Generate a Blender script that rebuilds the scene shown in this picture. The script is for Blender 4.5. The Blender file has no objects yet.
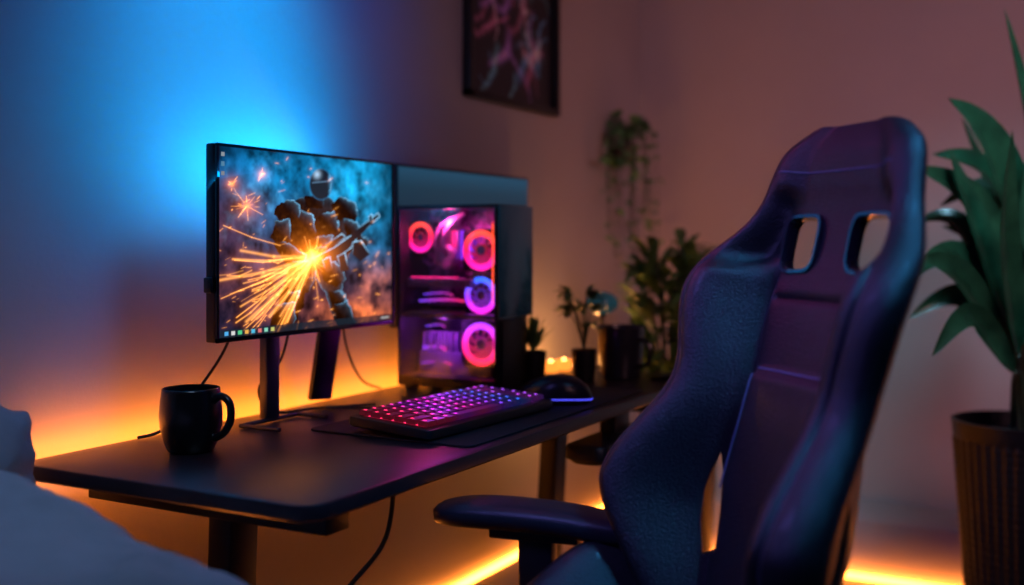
import bpy, bmesh, math, random
import numpy as np
from mathutils import Vector, Matrix
random.seed(4); rng=np.random.RandomState(7)
F=1071.0; HC=1.15; HV=243.0
RX,RY=.4813,-.8766
def C(x,d,z): return Vector((x*RX+d*-RY, x*RY+d*RX, z))
def P(u,v,d): return C((u-512)/F*d, d, HC-(v-HV)/F*d)
def PZ(u,v,z):
    return P(u,v,(HC-z)*F/(v-HV))
coll=bpy.context.scene.collection
I4=Matrix.Identity(4)
# ---------------------------------------------------------------- materials
def mat(name,col=(.5,.5,.5),rough=.5,metal=0,emis=None,es=0,bump=0,bscale=60,spec=.5,var=0,vscale=8,coat=0):
    m=bpy.data.materials.new(name); m.use_nodes=True; nt=m.node_tree; b=nt.nodes['Principled BSDF']
    b.inputs['Base Color'].default_value=(*col,1); b.inputs['Roughness'].default_value=rough
    b.inputs['Metallic'].default_value=metal; b.inputs['Specular IOR Level'].default_value=spec
    b.inputs['Coat Weight'].default_value=coat
    tc=nt.nodes.new('ShaderNodeTexCoord')
    if emis: b.inputs['Emission Color'].default_value=(*emis,1); b.inputs['Emission Strength'].default_value=es
    if var:
        n=nt.nodes.new('ShaderNodeTexNoise'); n.inputs['Scale'].default_value=vscale; n.inputs['Detail'].default_value=5
        nt.links.new(tc.outputs['Object'],n.inputs['Vector'])
        r=nt.nodes.new('ShaderNodeValToRGB')
        r.color_ramp.elements[0].position=.3; r.color_ramp.elements[1].position=.7
        r.color_ramp.elements[0].color=(*[c*(1-var) for c in col],1); r.color_ramp.elements[1].color=(*[min(1,c*(1+var)) for c in col],1)
        nt.links.new(n.outputs['Fac'],r.inputs['Fac']); nt.links.new(r.outputs['Color'],b.inputs['Base Color'])
    if bump:
        n=nt.nodes.new('ShaderNodeTexNoise'); n.inputs['Scale'].default_value=bscale; n.inputs['Detail'].default_value=4
        nt.links.new(tc.outputs['Object'],n.inputs['Vector'])
        bp=nt.nodes.new('ShaderNodeBump'); bp.inputs['Strength'].default_value=bump; bp.inputs['Distance'].default_value=.004
        nt.links.new(n.outputs['Fac'],bp.inputs['Height']); nt.links.new(bp.outputs['Normal'],b.inputs['Normal'])
    return m
def emat(name,col,s):
    m=bpy.data.materials.new(name); m.use_nodes=True; nt=m.node_tree; nt.nodes.clear()
    e=nt.nodes.new('ShaderNodeEmission'); o=nt.nodes.new('ShaderNodeOutputMaterial')
    e.inputs['Color'].default_value=(*col,1); e.inputs['Strength'].default_value=s
    nt.links.new(e.outputs[0],o.inputs[0]); return m
def gradmat(name,axis,lo,hi,stops,s,base=(.01,.01,.02),rough=.4):
    m=bpy.data.materials.new(name); m.use_nodes=True; nt=m.node_tree; b=nt.nodes['Principled BSDF']
    b.inputs['Base Color'].default_value=(*base,1); b.inputs['Roughness'].default_value=rough
    g=nt.nodes.new('ShaderNodeNewGeometry'); sp=nt.nodes.new('ShaderNodeSeparateXYZ'); mr=nt.nodes.new('ShaderNodeMapRange')
    nt.links.new(g.outputs['Position'],sp.inputs[0]); nt.links.new(sp.outputs[axis],mr.inputs['Value'])
    mr.inputs['From Min'].default_value=lo; mr.inputs['From Max'].default_value=hi
    r=nt.nodes.new('ShaderNodeValToRGB'); nt.links.new(mr.outputs[0],r.inputs[0])
    el=r.color_ramp.elements
    el[0].position=stops[0][0]; el[0].color=(*stops[0][1],1); el[1].position=stops[-1][0]; el[1].color=(*stops[-1][1],1)
    for p,c in stops[1:-1]:
        e=el.new(p); e.color=(*c,1)
    nt.links.new(r.outputs[0],b.inputs['Emission Color']); b.inputs['Emission Strength'].default_value=s
    return m
M_wall=mat('plaster',(.50,.45,.46),.85,bump=.15,bscale=90,var=.04,vscale=3)
M_ceil=mat('ceiling_paint',(.35,.33,.36),.9,bump=.05)
M_black=mat('black_plastic',(.010,.010,.013),.42,bump=.08,bscale=400)
M_blackg=mat('black_gloss',(.008,.008,.012),.16)
M_metal=mat('dark_metal',(.035,.035,.045),.38,metal=.7,bump=.04)
M_steel=mat('steel',(.10,.10,.13),.4,metal=.8,bump=.03)
M_desk=mat('desk_laminate',(.016,.012,.020),.36,bump=.06,bscale=180,var=.25,vscale=14)
M_leather=mat('black_leather',(.009,.009,.013),.36,bump=.55,bscale=340,var=.2,vscale=30,coat=.04)
M_thread=mat('thread',(.12,.13,.24),.6,bump=.2)
M_mat=mat('mat_fabric',(.010,.009,.014),.8,bump=.3,bscale=500)
M_ceramic=mat('black_ceramic',(.008,.008,.012),.28,bump=.03,coat=.3)
M_leaf=mat('leaf_green',(.013,.055,.026),.26,var=.5,vscale=12,bump=.1)
M_leafd=mat('leaf_dark',(.085,.19,.055),.5,var=.5,vscale=18,bump=.1)
M_leafv=mat('leaf_vine',(.10,.28,.12),.5,var=.3,vscale=18,bump=.1)
M_stem=mat('stem_green',(.03,.05,.025),.6,var=.3)
M_pot=mat('pot_dark',(.003,.003,.0045),.45,bump=.2,var=.2)
M_soil=mat('soil',(.02,.014,.01),.95,bump=1,bscale=80)
M_cloth=mat('bed_cloth',(.22,.27,.36),.9,bump=.3,bscale=160,var=.08,vscale=6)
M_sofa=mat('sofa_fabric',(.10,.11,.15),.9,bump=.3,bscale=200)
M_cable=mat('cable_rubber',(.008,.008,.01),.5)
M_orange=emat('led_orange',(1,.24,.018),38)
M_orange2=emat('led_orange_low',(1,.25,.025),26)
M_orange3=emat('led_orange_floor',(1,.25,.03),19)
M_blue=emat('led_blue',(.02,.30,1),12)
M_candle=emat('candle_flame',(1,.42,.10),14)
M_teal=mat('teal_glass',(.03,.16,.20),.15,emis=(.03,.25,.35),es=.08)
def woodfloor():
    m=mat('floor_wood',(.06,.035,.03),.4); nt=m.node_tree; b=nt.nodes['Principled BSDF']
    tc=nt.nodes.new('ShaderNodeTexCoord'); br=nt.nodes.new('ShaderNodeTexBrick')
    nt.links.new(tc.outputs['Object'],br.inputs['Vector'])
    br.inputs['Scale'].default_value=1; br.inputs['Brick Width'].default_value=1.2; br.inputs['Row Height'].default_value=.14; br.inputs['Mortar Size'].default_value=.003
    br.inputs['Color1'].default_value=(.07,.04,.03,1); br.inputs['Color2'].default_value=(.045,.028,.022,1); br.inputs['Mortar'].default_value=(.01,.008,.006,1)
    nt.links.new(br.outputs['Color'],b.inputs['Base Color']); return m
M_floor=woodfloor()
def glassmat(name='tinted_glass',tint=(.85,.83,.88)):
    m=bpy.data.materials.new(name); m.use_nodes=True; nt=m.node_tree; nt.nodes.clear()
    t=nt.nodes.new('ShaderNodeBsdfTransparent'); t.inputs[0].default_value=(*tint,1)
    g=nt.nodes.new('ShaderNodeBsdfGlossy'); g.inputs['Roughness'].default_value=.03
    fr=nt.nodes.new('ShaderNodeFresnel'); fr.inputs[0].default_value=1.45
    mx=nt.nodes.new('ShaderNodeMixShader'); o=nt.nodes.new('ShaderNodeOutputMaterial')
    nt.links.new(fr.outputs[0],mx.inputs[0]); nt.links.new(t.outputs[0],mx.inputs[1]); nt.links.new(g.outputs[0],mx.inputs[2]); nt.links.new(mx.outputs[0],o.inputs[0])
    return m
M_glass=glassmat()
def attrmat(name,s,rough=.3,base=False,spec=.5):
    m=bpy.data.materials.new(name); m.use_nodes=True; nt=m.node_tree; b=nt.nodes['Principled BSDF']
    a=nt.nodes.new('ShaderNodeAttribute'); a.attribute_name='Col'
    if base:
        nt.links.new(a.outputs['Color'],b.inputs['Base Color'])
    else:
        b.inputs['Base Color'].default_value=(.002,.002,.003,1)
        nt.links.new(a.outputs['Color'],b.inputs['Emission Color']); b.inputs['Emission Strength'].default_value=s
    b.inputs['Roughness'].default_value=rough; b.inputs['Specular IOR Level'].default_value=spec
    return m
# ---------------------------------------------------------------- object helpers
def top(name,label,cat,loc,group=None):
    e=bpy.data.objects.new(name,None); e.location=loc; e.empty_display_size=.05; coll.objects.link(e)
    e['label']=label; e['category']=cat
    if group: e['group']=group
    return e
def WM(o):
    m=Matrix.Translation(o.location)
    if o.parent is not None: m=WM(o.parent)@o.matrix_parent_inverse@m
    return m
def setup(o,parent=None,label=None,cat=None,group=None):
    if parent is not None:
        o.parent=parent; o.matrix_parent_inverse=WM(parent).inverted()
    if label: o['label']=label
    if cat: o['category']=cat
    if group: o['group']=group
    return o
def fin(name,bm,m,parent=None,smooth=True,mx=None,angle=35,**k):
    if mx is not None: bmesh.ops.transform(bm,matrix=mx,verts=bm.verts)
    bmesh.ops.recalc_face_normals(bm,faces=bm.faces)
    if smooth:
        for f in bm.faces: f.smooth=True
        for e in bm.edges:
            if len(e.link_faces)==2 and e.calc_face_angle(0)>math.radians(angle): e.smooth=False
    me=bpy.data.meshes.new(name); bm.to_mesh(me); bm.free()
    for x in (m if isinstance(m,(list,tuple)) else [m]): me.materials.append(x)
    o=bpy.data.objects.new(name,me); coll.objects.link(o)
    co=np.empty(len(me.vertices)*3); me.vertices.foreach_get('co',co); co=co.reshape(-1,3)
    c=Vector((float((co[:,0].min()+co[:,0].max())/2),float((co[:,1].min()+co[:,1].max())/2),float(co[:,2].min())))
    me.transform(Matrix.Translation(-c)); o.location=c
    return setup(o,parent,**k)
def addbox(bm,c,s,bev=.003,mx=None,seg=2):
    r=bmesh.ops.create_cube(bm,size=1); vs=r['verts']
    bmesh.ops.scale(bm,vec=Vector(s),verts=vs)
    if bev>0:
        es=list({e for v in vs for e in v.link_edges})
        rr=bmesh.ops.bevel(bm,geom=es,offset=min(bev,min(s)*.45),segments=seg,profile=.5,affect='EDGES')
        vs=list({v for f in rr['faces'] for v in f.verts}|{v for v in vs if v.is_valid})
    bmesh.ops.translate(bm,vec=Vector(c),verts=vs)
    if mx is not None: bmesh.ops.transform(bm,matrix=mx,verts=vs)
    return vs
def box(name,c,s,m,parent=None,bev=.003,mx=None,**k):
    bm=bmesh.new(); addbox(bm,c,s,bev); return fin(name,bm,m,parent,mx=mx,**k)
def addrings(bm,rings,cap=True,closed=True):
    vs=[[bm.verts.new(p) for p in r] for r in rings]
    n=len(rings[0])
    for a,b in zip(vs[:-1],vs[1:]):
        for i in range(n if closed else n-1):
            j=(i+1)%n; bm.faces.new((a[i],a[j],b[j],b[i]))
    if cap and closed:
        bm.faces.new(vs[0]); bm.faces.new(vs[-1])
    return vs
def lathe(name,prof,loc,m,parent=None,n=56,mx=None,**k):
    bm=bmesh.new()
    rings=[[Vector((r*math.cos(2*math.pi*i/n),r*math.sin(2*math.pi*i/n),z)) for i in range(n)] for r,z in prof]
    addrings(bm,rings,cap=True)
    return fin(name,bm,m,parent,mx=Matrix.Translation(loc)@(mx or I4),**k)
def smoothpath(pts,n=8):
    pts=[Vector(p) for p in pts]; out=[]
    for i in range(len(pts)-1):
        p0=pts[max(i-1,0)];p1=pts[i];p2=pts[i+1];p3=pts[min(i+2,len(pts)-1)]
        for j in range(n):
            t=j/n
            out.append(.5*((2*p1)+(-p0+p2)*t+(2*p0-5*p1+4*p2-p3)*t*t+(-p0+3*p1-3*p2+p3)*t**3))
    out.append(pts[-1]); return out
def addtube(bm,pts,r,k=10,sm=8):
    p=smoothpath(pts,sm) if sm else [Vector(q) for q in pts]
    nrm=None; rings=[]; N=len(p)
    for i in range(N):
        t=(p[min(i+1,N-1)]-p[max(i-1,0)]).normalized()
        if nrm is None:
            nrm=t.cross(Vector((0,0,1)));
            if nrm.length<.01: nrm=t.cross(Vector((1,0,0)))
        nrm=(nrm-t*nrm.dot(t)).normalized(); b=t.cross(nrm)
        rr=r(i/(N-1)) if callable(r) else r
        rings.append([p[i]+nrm*rr*math.cos(2*math.pi*a/k)+b*rr*math.sin(2*math.pi*a/k) for a in range(k)])
    addrings(bm,rings)
def tube(name,pts,r,m,parent=None,k=10,sm=8,**kw):
    bm=bmesh.new(); addtube(bm,pts,r,k,sm); return fin(name,bm,m,parent,**kw)
def addleaf(bm,base,tip,width,sag=0,side=None,n=10,fold=.25,peak=.45):
    base=Vector(base);tip=Vector(tip); d=tip-base
    if side is None:
        side=d.cross(Vector((0,0,1)))
        if side.length<1e-4: side=Vector((1,0,0))
    side=(side-d.normalized()*side.dot(d.normalized())).normalized(); up=side.cross(d).normalized()
    if up.z<0: up=-up
    rows=[]
    for i in range(n+1):
        t=i/n
        c=base+d*t+Vector((0,0,1))*sag*4*t*(1-t)
        w=width*.5*(math.sin(math.pi*t**(math.log(.5)/math.log(peak)))**.8 if 0<t<1 else 0)+.0008
        rows.append([bm.verts.new(c-side*w+up*w*fold),bm.verts.new(c),bm.verts.new(c+side*w+up*w*fold)])
    for a,b in zip(rows[:-1],rows[1:]):
        for q in (0,1): bm.faces.new((a[q],a[q+1],b[q+1],b[q]))
def leafmesh(name,bm,m,parent,**k):
    for f in bm.faces: f.smooth=True
    me=bpy.data.meshes.new(name); bm.to_mesh(me); bm.free(); me.materials.append(m)
    o=bpy.data.objects.new(name,me); coll.objects.link(o); return setup(o,parent,**k)
def structure(o): o['kind']='structure'; return o
def sstep(a,b,x): x=np.clip((x-a)/(b-a),0,1); return x*x*(3-2*x)
# ---------------------------------------------------------------- room
WY=1.65; WXR=4.10
structure(box('wall_left',((WXR-2)/2+.05,WY+.05,1.3),(WXR+2+.1,.1,2.6),M_wall,bev=0))
structure(box('wall_right',(WXR+.05,(WY-3.2)/2,1.3),(.1,WY+3.2,2.6),M_wall,bev=0))
structure(box('floor',((WXR-2)/2,(WY-3.2)/2,-.025),(WXR+2,WY+3.2,.05),M_floor,bev=0))
structure(box('ceiling',((WXR-2)/2,(WY-3.2)/2,2.625),(WXR+2,WY+3.2,.05),M_ceil,bev=0))
structure(box('baseboard_left',((WXR-2)/2-.1,WY-.008,.07),(WXR+2-.25,.016,.14),M_wall,bev=.003))
structure(box('trim_1',(WXR-.15,(WY-3.2)/2-.01,.10),(.30,WY+3.2-.02,.20),M_wall,bev=.012))
# ---------------------------------------------------------------- desk
DZ=.78
desk=top('desk','black laminate gaming desk with metal legs along the wall','desk',(2.045,1.28,0))
box('led_strip',(2.03,1.6035,.768),(1.66,.007,.014),M_orange,desk,.001,label='warm orange glowing strip along the rear edge')
box('led_strip',(2.5,WY-.010,.148),(2.5,.016,.014),M_orange2,None,.001,label='warm orange led strip on top of the baseboard below the desk',cat='light strip')
box('led_strip',(3.785,.2,.008),(.022,2.2,.016),M_orange3,None,.001,label='warm orange led strip on the floor behind the planter',cat='light strip')
bm=bmesh.new()
X0,X1,Y0,Y1=1.175,2.87,.965,1.60
def rrect(x0,x1,y0,y1,r,z,n=8):
    out=[]
    for cx,cy,a in ((x1-r,y1-r,0),(x0+r,y1-r,90),(x0+r,y0+r,180),(x1-r,y0+r,270)):
        for i in range(n+1):
            t=math.radians(a+90*i/n); out.append(Vector((cx+r*math.cos(t),cy+r*math.sin(t),z)))
    return out
def slab(bm,x0,x1,y0,y1,r,z0,z1,b=.004):
    addrings(bm,[rrect(x0+b,x1-b,y0+b,y1-b,r,z0),rrect(x0,x1,y0,y1,r,z0+b),rrect(x0,x1,y0,y1,r,z1-b),rrect(x0+b*.3,x1-b*.3,y0+b*.3,y1-b*.3,r,z1-b*.3),rrect(x0+b,x1-b,y0+b,y1-b,r,z1)])
slab(bm,X0,X1,Y0,Y1,.045,DZ-.026,DZ)
fin('desktop',bm,M_desk,desk)
box('side_rail',(X0+.13,1.28,DZ-.05),(.06,.52,.045),M_metal,desk)
box('side_rail',(X1-.22,1.28,DZ-.05),(.06,.52,.045),M_metal,desk)
box('crossbeam',(2.03,1.42,DZ-.055),(1.3,.05,.05),M_metal,desk)
def leg(x,tilt):
    bm=bmesh.new()
    addbox(bm,(x,1.30,.38),(.07,.05,.70),.004)
    for v in bm.verts:
        v.co.x+=tilt*(.73-v.co.z)
    fin('leg',bm,M_metal,desk)
    box('foot',(x+tilt*.70,1.28,.016),(.07,.56,.03),M_metal,desk)
leg(1.38,-.04); leg(2.62,-.12)
arm_stand=bpy.data.objects.new('armrest_stand_in',None); arm_stand.location=(2.36,1.0,.66); coll.objects.link(arm_stand); setup(arm_stand,desk,label='rounded black pad hung below the desk front, stand-in for a chair armrest')  # pad hung from the desk stands in for the chair's second armrest
bm=bmesh.new(); slab(bm,2.16,2.50,.955,1.06,.03,.655,.700,.012); fin('stand_in_pad',bm,M_black,arm_stand)
box('stand_in_bracket',(2.37,1.02,.725),(.09,.04,.07),M_metal,arm_stand)
# ---------------------------------------------------------------- painted grids
def vnoise(W,H,cell,seed):
    r=np.random.RandomState(seed); gw=int(W/cell)+3; gh=int(H/cell)+3; g=r.rand(gh,gw)
    x=np.arange(W)/cell; y=np.arange(H)/cell; xi=x.astype(int); yi=y.astype(int); fx=x-xi; fy=y-yi
    fx=fx*fx*(3-2*fx); fy=fy*fy*(3-2*fy)
    a=g[np.ix_(yi,xi)];b=g[np.ix_(yi,xi+1)];c=g[np.ix_(yi+1,xi)];d=g[np.ix_(yi+1,xi+1)]
    return (a*(1-fx)+b*fx)*(1-fy)[:,None]+(c*(1-fx)+d*fx)*fy[:,None]
def fbm(W,H,cell,seed): return sum(vnoise(W,H,max(cell/2**k,1.5),seed+k)*.5**(k+1) for k in range(4))/.9375
def paintgrid(name,img,origin,ex,ez,m,parent,**k):
    H,W,_=img.shape
    xs=np.linspace(0,1,W); zs=np.linspace(1,0,H)
    ex=np.array(ex);ez=np.array(ez)
    co=(xs[None,:,None]*ex+zs[:,None,None]*ez).reshape(-1,3)
    idx=np.arange(W*H).reshape(H,W)
    fs=np.stack([idx[1:,:-1],idx[1:,1:],idx[:-1,1:],idx[:-1,:-1]],-1).reshape(-1,4)
    me=bpy.data.meshes.new(name); me.from_pydata(co.tolist(),[],fs.tolist())
    ca=me.color_attributes.new('Col','FLOAT_COLOR','POINT')
    col=np.concatenate([img.reshape(-1,3),np.ones((W*H,1))],1).astype(np.float32)
    ca.data.foreach_set('color',col.ravel()); me.materials.append(m)
    ob=bpy.data.objects.new(name,me); ob.location=origin; coll.objects.link(ob); return setup(ob,parent,**k)
def seg(X,Y,a,b,ra,rb):
    ax,ay=a;bx,by=b; dx,dy=bx-ax,by-ay; t=np.clip(((X-ax)*dx+(Y-ay)*dy)/(dx*dx+dy*dy+1e-9),0,1)
    return np.hypot(X-ax-t*dx,Y-ay-t*dy)-(ra+(rb-ra)*t), t
def poly(X,Y,pts):
    ins=np.zeros_like(X,bool); n=len(pts)
    for i in range(n):
        x1,y1=pts[i];x2,y2=pts[(i+1)%n]
        c=((y1>Y)!=(y2>Y))&(X<(x2-x1)*(Y-y1)/(y2-y1+1e-12)+x1); ins^=c
    return ins
def screen_art():
    W,H=500,330; A=1.52
    X,Y=np.meshgrid(np.linspace(0,A,W),np.linspace(0,1,H)); U=X/A
    w_=U; T=2.528*w_/(2.025+.503*w_); PU=218+173*T; PV=(148+18*T)+Y*((340-18*T)-(148+18*T))
    n1=fbm(W,H,90,1);n2=fbm(W,H,50,11);n3=fbm(W,H,26,21);n4=fbm(W,H,7,31)
    PW=PU+(fbm(W,H,22,51)-.5)*7; PX_=PV+(fbm(W,H,22,61)-.5)*7
    PW=PW+(262-PV)*.06*(PV<262)
    img=np.zeros((H,W,3))
    def add(mask,c):
        for i in range(3): img[...,i]+=mask*c[i]
    def gs(u,v,su,sv): return np.exp(-((PU-u)/su)**2-((PV-v)/sv)**2)
    add(np.ones_like(X),(.0005,.008,.030))
    add(gs(296,166,50,38)*(.25+1.2*n1),(.002,.20,.46))
    add(gs(354,192,30,46)*(.35+n2),(.006,.26,.50))
    add(gs(268,222,22,34)*(.2+n2),(.004,.10,.24))
    add(gs(235,165,40,24)*n2,(.004,.07,.20))
    add(gs(378,250,22,36)*n2,(.008,.08,.18))
    add(gs(240,240,42,36)*n2,(.10,.022,.02))
    add(gs(250,300,60,30)*n3,(.09,.020,.008))
    add(gs(355,318,40,14)*n3*1.6,(.55,.11,.006))
    add(gs(376,284,18,18)*n3*1.4,(.34,.07,.006))
    sm_=np.clip(1-abs(n2-.5)*9,0,1)*np.clip(1-abs(n1-.5)*3,0,1)
    add(sm_*gs(310,190,100,50),(.015,.09,.15))
    img*=(.15+2.0*np.clip(n3-.2,0,1))[...,None]*(.94+.12*n4)[...,None]
    fm=np.zeros((H,W)); shade=np.zeros((H,W,3))
    plates=[
      ([(294,262),(332,262),(343,288),(354,326),(337,330),(325,296),(316,282),(306,298),(292,332),(270,332),(282,292)],.4),
      ([(288,208),(304,199),(334,199),(352,208),(350,230),(340,262),(298,264),(288,236)],.5),
      ([(299,212),(317,218),(317,238),(303,236),(297,226)],1.3),([(320,218),(338,211),(342,226),(336,236),(321,238)],1.6),
      ([(303,240),(334,239),(331,248),(306,249)],.9),([(306,251),(331,250),(328,260),(308,261)],.8),
      ([(280,208),(288,201),(298,201),(304,208),(301,221),(284,224),(277,216)],1.2),([(335,206),(342,200),(351,200),(359,207),(361,217),(355,224),(339,221)],1.7),
      ([(276,222),(293,221),(292,244),(281,250),(273,240)],.9),([(275,246),(289,244),(306,256),(303,267),(285,265)],1.1),
      ([(346,220),(360,222),(369,246),(358,254),(347,242)],1.3),([(336,244),(354,238),(359,252),(342,259)],1.0),
      ([(293,262),(318,263),(314,281),(295,287),(285,280)],.8),([(320,263),(336,262),(346,281),(336,289),(322,281)],1.1),
      ([(283,296),(301,291),(298,305),(283,307)],1.1),([(327,293),(343,291),(347,304),(333,307)],1.3),
      ([(276,306),(297,304),(292,331),(270,331)],.7),([(333,306),(348,304),(356,327),(338,329)],.8),
      ([(308,198),(328,198),(326,210),(310,210)],.6)]
    for pts,br in plates:
        k=poly(PW,PX_,pts)
        c=(.0012+.011*br*(.1+.9*n4))
        cx_=sum(p[0] for p in pts)/len(pts); cy_=sum(p[1] for p in pts)/len(pts)
        l=np.clip(.35+(PU-cx_)*.08-(PV-cy_)*.08,0,2)
        for i,q in enumerate((.5,.85,1.3)): shade[...,i][k]=(c*l*q)[k]
        d=np.full_like(X,99.)
        for a_,b_ in zip(pts,pts[1:]+pts[:1]):
            s,_=seg(PW,PX_,a_,b_,0,0); d=np.minimum(d,s)
        lit=np.clip(.0+(PU-cx_)*.07-(PV-cy_)*.07,0,1)
        e=np.exp(-(d/.6)**2)*k; e2=np.exp(-d/2.2)*k*.28
        for i,q in enumerate((.12,.38,.62)): shade[...,i]+=(e*(.2+1.2*n4)+e2)*q*lit*min(br,1.6)
        fm=np.maximum(fm,k.astype(float))
    bx,by=313,259
    bd=np.hypot(PU-bx,PV-by); fall=np.exp(-bd/10)
    for i,c in enumerate((1.0,.26,.03)): shade[...,i]+=fall*c*(.10+n4)*.8
    fl2=np.exp(-np.hypot(PU-298,PV-268)/20)*n4**2*1.1
    for i,c in enumerate((.30,.07,.006)): shade[...,i]+=fl2*c
    img=img*(1-fm[...,None])+shade*fm[...,None]
    HX=321
    hd=np.sqrt(((PU-HX)/12)**2+((PV-186)/16.5)**2)
    hm=np.clip((1-hd)/.08,0,1)
    hc=np.zeros((H,W,3))
    hl=np.exp(-((PU-HX+4)/3.4)**2-((PV-176)/4)**2); hl2=np.exp(-((PU-HX-9)/1.5)**2-((PV-185)/9)**2)
    for i,c in enumerate((.004,.007,.015)): hc[...,i]=c+hl*(.26,.38,.52)[i]+hl2*(.08,.34,.60)[i]
    visor=poly(PU,PV,[(HX-10,184),(HX+10,182),(HX+9,190),(HX+3,201),(HX-4,202),(HX-9,194)])
    hc[visor]*=.2; hc[visor]+=(.006,.010,.016)
    vl=np.exp(-((PV-183.5-(PU-HX)*-.1)/.6)**2)*(PU>HX-9)*(PU<HX+10)
    for i,c in enumerate((.06,.12,.20)): hc[...,i]+=vl*c
    rimh=np.exp(-((hd-.95)/.05)**2)
    for i,c in enumerate((.01,.07,.15)): hc[...,i]+=rimh*c
    img=img*(1-hm[...,None])+hc*hm[...,None]
    guns=[[(298,275),(306,264),(334,249),(352,236),(357,241),(350,251),(334,262),(306,278)],[(350,236),(378,214),(380,218),(355,242)],[(324,247),(342,235),(346,239),(330,251)],
          [(337,258),(345,254),(349,272),(341,274)],[(322,262),(330,258),(333,272),(326,274)],[(368,218),(372,215),(373,226),(370,227)],[(352,244),(361,242),(370,256),(361,263),(352,256)]]
    gm=np.zeros((H,W)); gc=np.zeros((H,W,3))
    for pts in guns:
        k=poly(PU,PV,pts); d=np.full_like(X,99.)
        for a_,b_ in zip(pts,pts[1:]+pts[:1]):
            s,_=seg(PU,PV,a_,b_,0,0); d=np.minimum(d,s)
        e=np.exp(-(d/.7)**2)
        cy_=sum(p[1] for p in pts)/len(pts); lt=np.clip(.5-(PV-cy_)*.12,0,1.2)
        for i,q in enumerate((.28,.60,.88)): gc[...,i][k]=((.003,.005,.009)[i]+e*q*lt*(.4+.9*n4))[k]
        gm=np.maximum(gm,k.astype(float))
    for i,c in enumerate((1.0,.26,.03)): gc[...,i]+=fall*c
    img=img*(1-gm[...,None])+gc*gm[...,None]
    r=np.random.RandomState(5)
    glow=np.zeros_like(X); core=np.zeros_like(X)
    def streak(u0,v0,u1,v1,w,a,bend=0):
        nonlocal glow,core
        mu,mv=(u0+u1)/2,(v0+v1)/2+bend
        for p_,p2 in (((u0,v0),(mu,mv)),((mu,mv),(u1,v1))):
            s,_=seg(PU,PV,p_,p2,0,0); core+=np.exp(-(s/w)**2)*a; glow+=np.exp(-(s/(w*4))**1.5)*.09*a
    for k in range(90):
        if k<62: ang=math.radians(r.normal(144,22)); Lh=r.uniform(18,104)
        else: ang=r.uniform(0,2*math.pi); Lh=r.uniform(6,26)
        st=r.uniform(0,.8)*Lh; dx,dy=math.cos(ang),math.sin(ang)
        streak(bx+dx*st,by+dy*st,bx+dx*Lh,by+dy*Lh,r.uniform(.3,.8),r.uniform(.2,.9),r.uniform(0,3.5))
    for k in range(10):
        ang=math.radians(112+k*8+r.uniform(-3,3)); dx,dy=math.cos(ang),math.sin(ang); Lh=r.uniform(50,98)
        streak(bx+dx*6,by+dy*6,bx+dx*Lh,by+dy*Lh,r.uniform(.9,1.6),.6,3)
    for cu,cv,nn,mx_ in ((247,208,16,18),(232,186,6,11),(262,176,5,8)):
        for k in range(nn):
            ang=r.uniform(0,2*math.pi); Lh=r.uniform(.3,1)*mx_; st=r.uniform(0,.7)*Lh; dx,dy=math.cos(ang),math.sin(ang)
            streak(cu+dx*st,cv+dy*st,cu+dx*Lh,cv+dy*Lh,r.uniform(.25,.6),r.uniform(.2,.7))
        b1=np.hypot(PU-cu,PV-cv); glow+=.6*np.exp(-(b1/(mx_*.4))**1.2); core+=.5*np.exp(-(b1/2.4)**2)
    for k in range(100):
        u0=r.uniform(219,390); v0=r.uniform(152,335); Lh=r.uniform(.5,7); a=math.radians(r.normal(148,30))
        streak(u0,v0,u0+Lh*math.cos(a),v0+Lh*math.sin(a),r.uniform(.25,.6),r.uniform(.1,.6))
    glow+=1.5*np.exp(-(bd/10)**1.3)+.20*np.exp(-bd/16); core+=2.8*np.exp(-(bd/5.5)**2)
    glow*=(.55+.9*n3)
    for i,c in enumerate((1.0,.20,.008)): img[...,i]+=glow*c
    for i,c in enumerate((1.0,.38,.07)): img[...,i]+=core*c
    tb=Y>.962
    img[tb]=img[tb]*.2+np.array((.006,.010,.016))
    cols=[(.1,.5,1),(.8,.8,.8),(.1,.7,.3),(1,.5,.1),(.1,.6,.9),(.9,.2,.2),(.3,.8,.6),(.7,.7,.2)]
    for i,c in enumerate(cols):
        x=.06+i*.050; img[(abs(X-x)<.014)&(abs(Y-.981)<.010)]=np.array(c)*.5
    for i in range(3):
        img[(abs(X-.035)<.012)&(abs(Y-.04-i*.05)<.011)]=np.array([(.6,.7,.8),(.2,.5,.8),(.5,.5,.5)][i])*.25
    img[(abs(X-1.45)<.04)&(abs(Y-.981)<.004)]=(.3,.3,.3)
    return np.clip(img,0,3)
def poster_art():
    W,H=120,146; A=.82
    X,Y=np.meshgrid(np.linspace(0,A,W),np.linspace(0,1,H)); img=np.zeros((H,W,3))+np.array((.006,.006,.016))
    r=np.random.RandomState(21)
    for k in range(44):
        x,y=r.uniform(.14,A-.14),r.uniform(.25,.92); a=r.uniform(0,6.28); c=[(.85,.25,.50),(.12,.45,.85),(.50,.25,.85),(.75,.55,.70),(.15,.55,.65)][k%5]
        p=(x,y); w=r.uniform(.006,.030); am=r.uniform(.2,.6)
        for s in range(5):
            q=(p[0]+.05*math.cos(a),p[1]+.05*math.sin(a)); d,_=seg(X,Y,p,q,0,0); mk=np.exp(-(d/w)**2)*am
            for i in range(3): img[...,i]+=mk*c[i]
            p=q; a+=r.uniform(-.2,.9); w*=.85
    return np.clip(img,0,.8)
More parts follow.
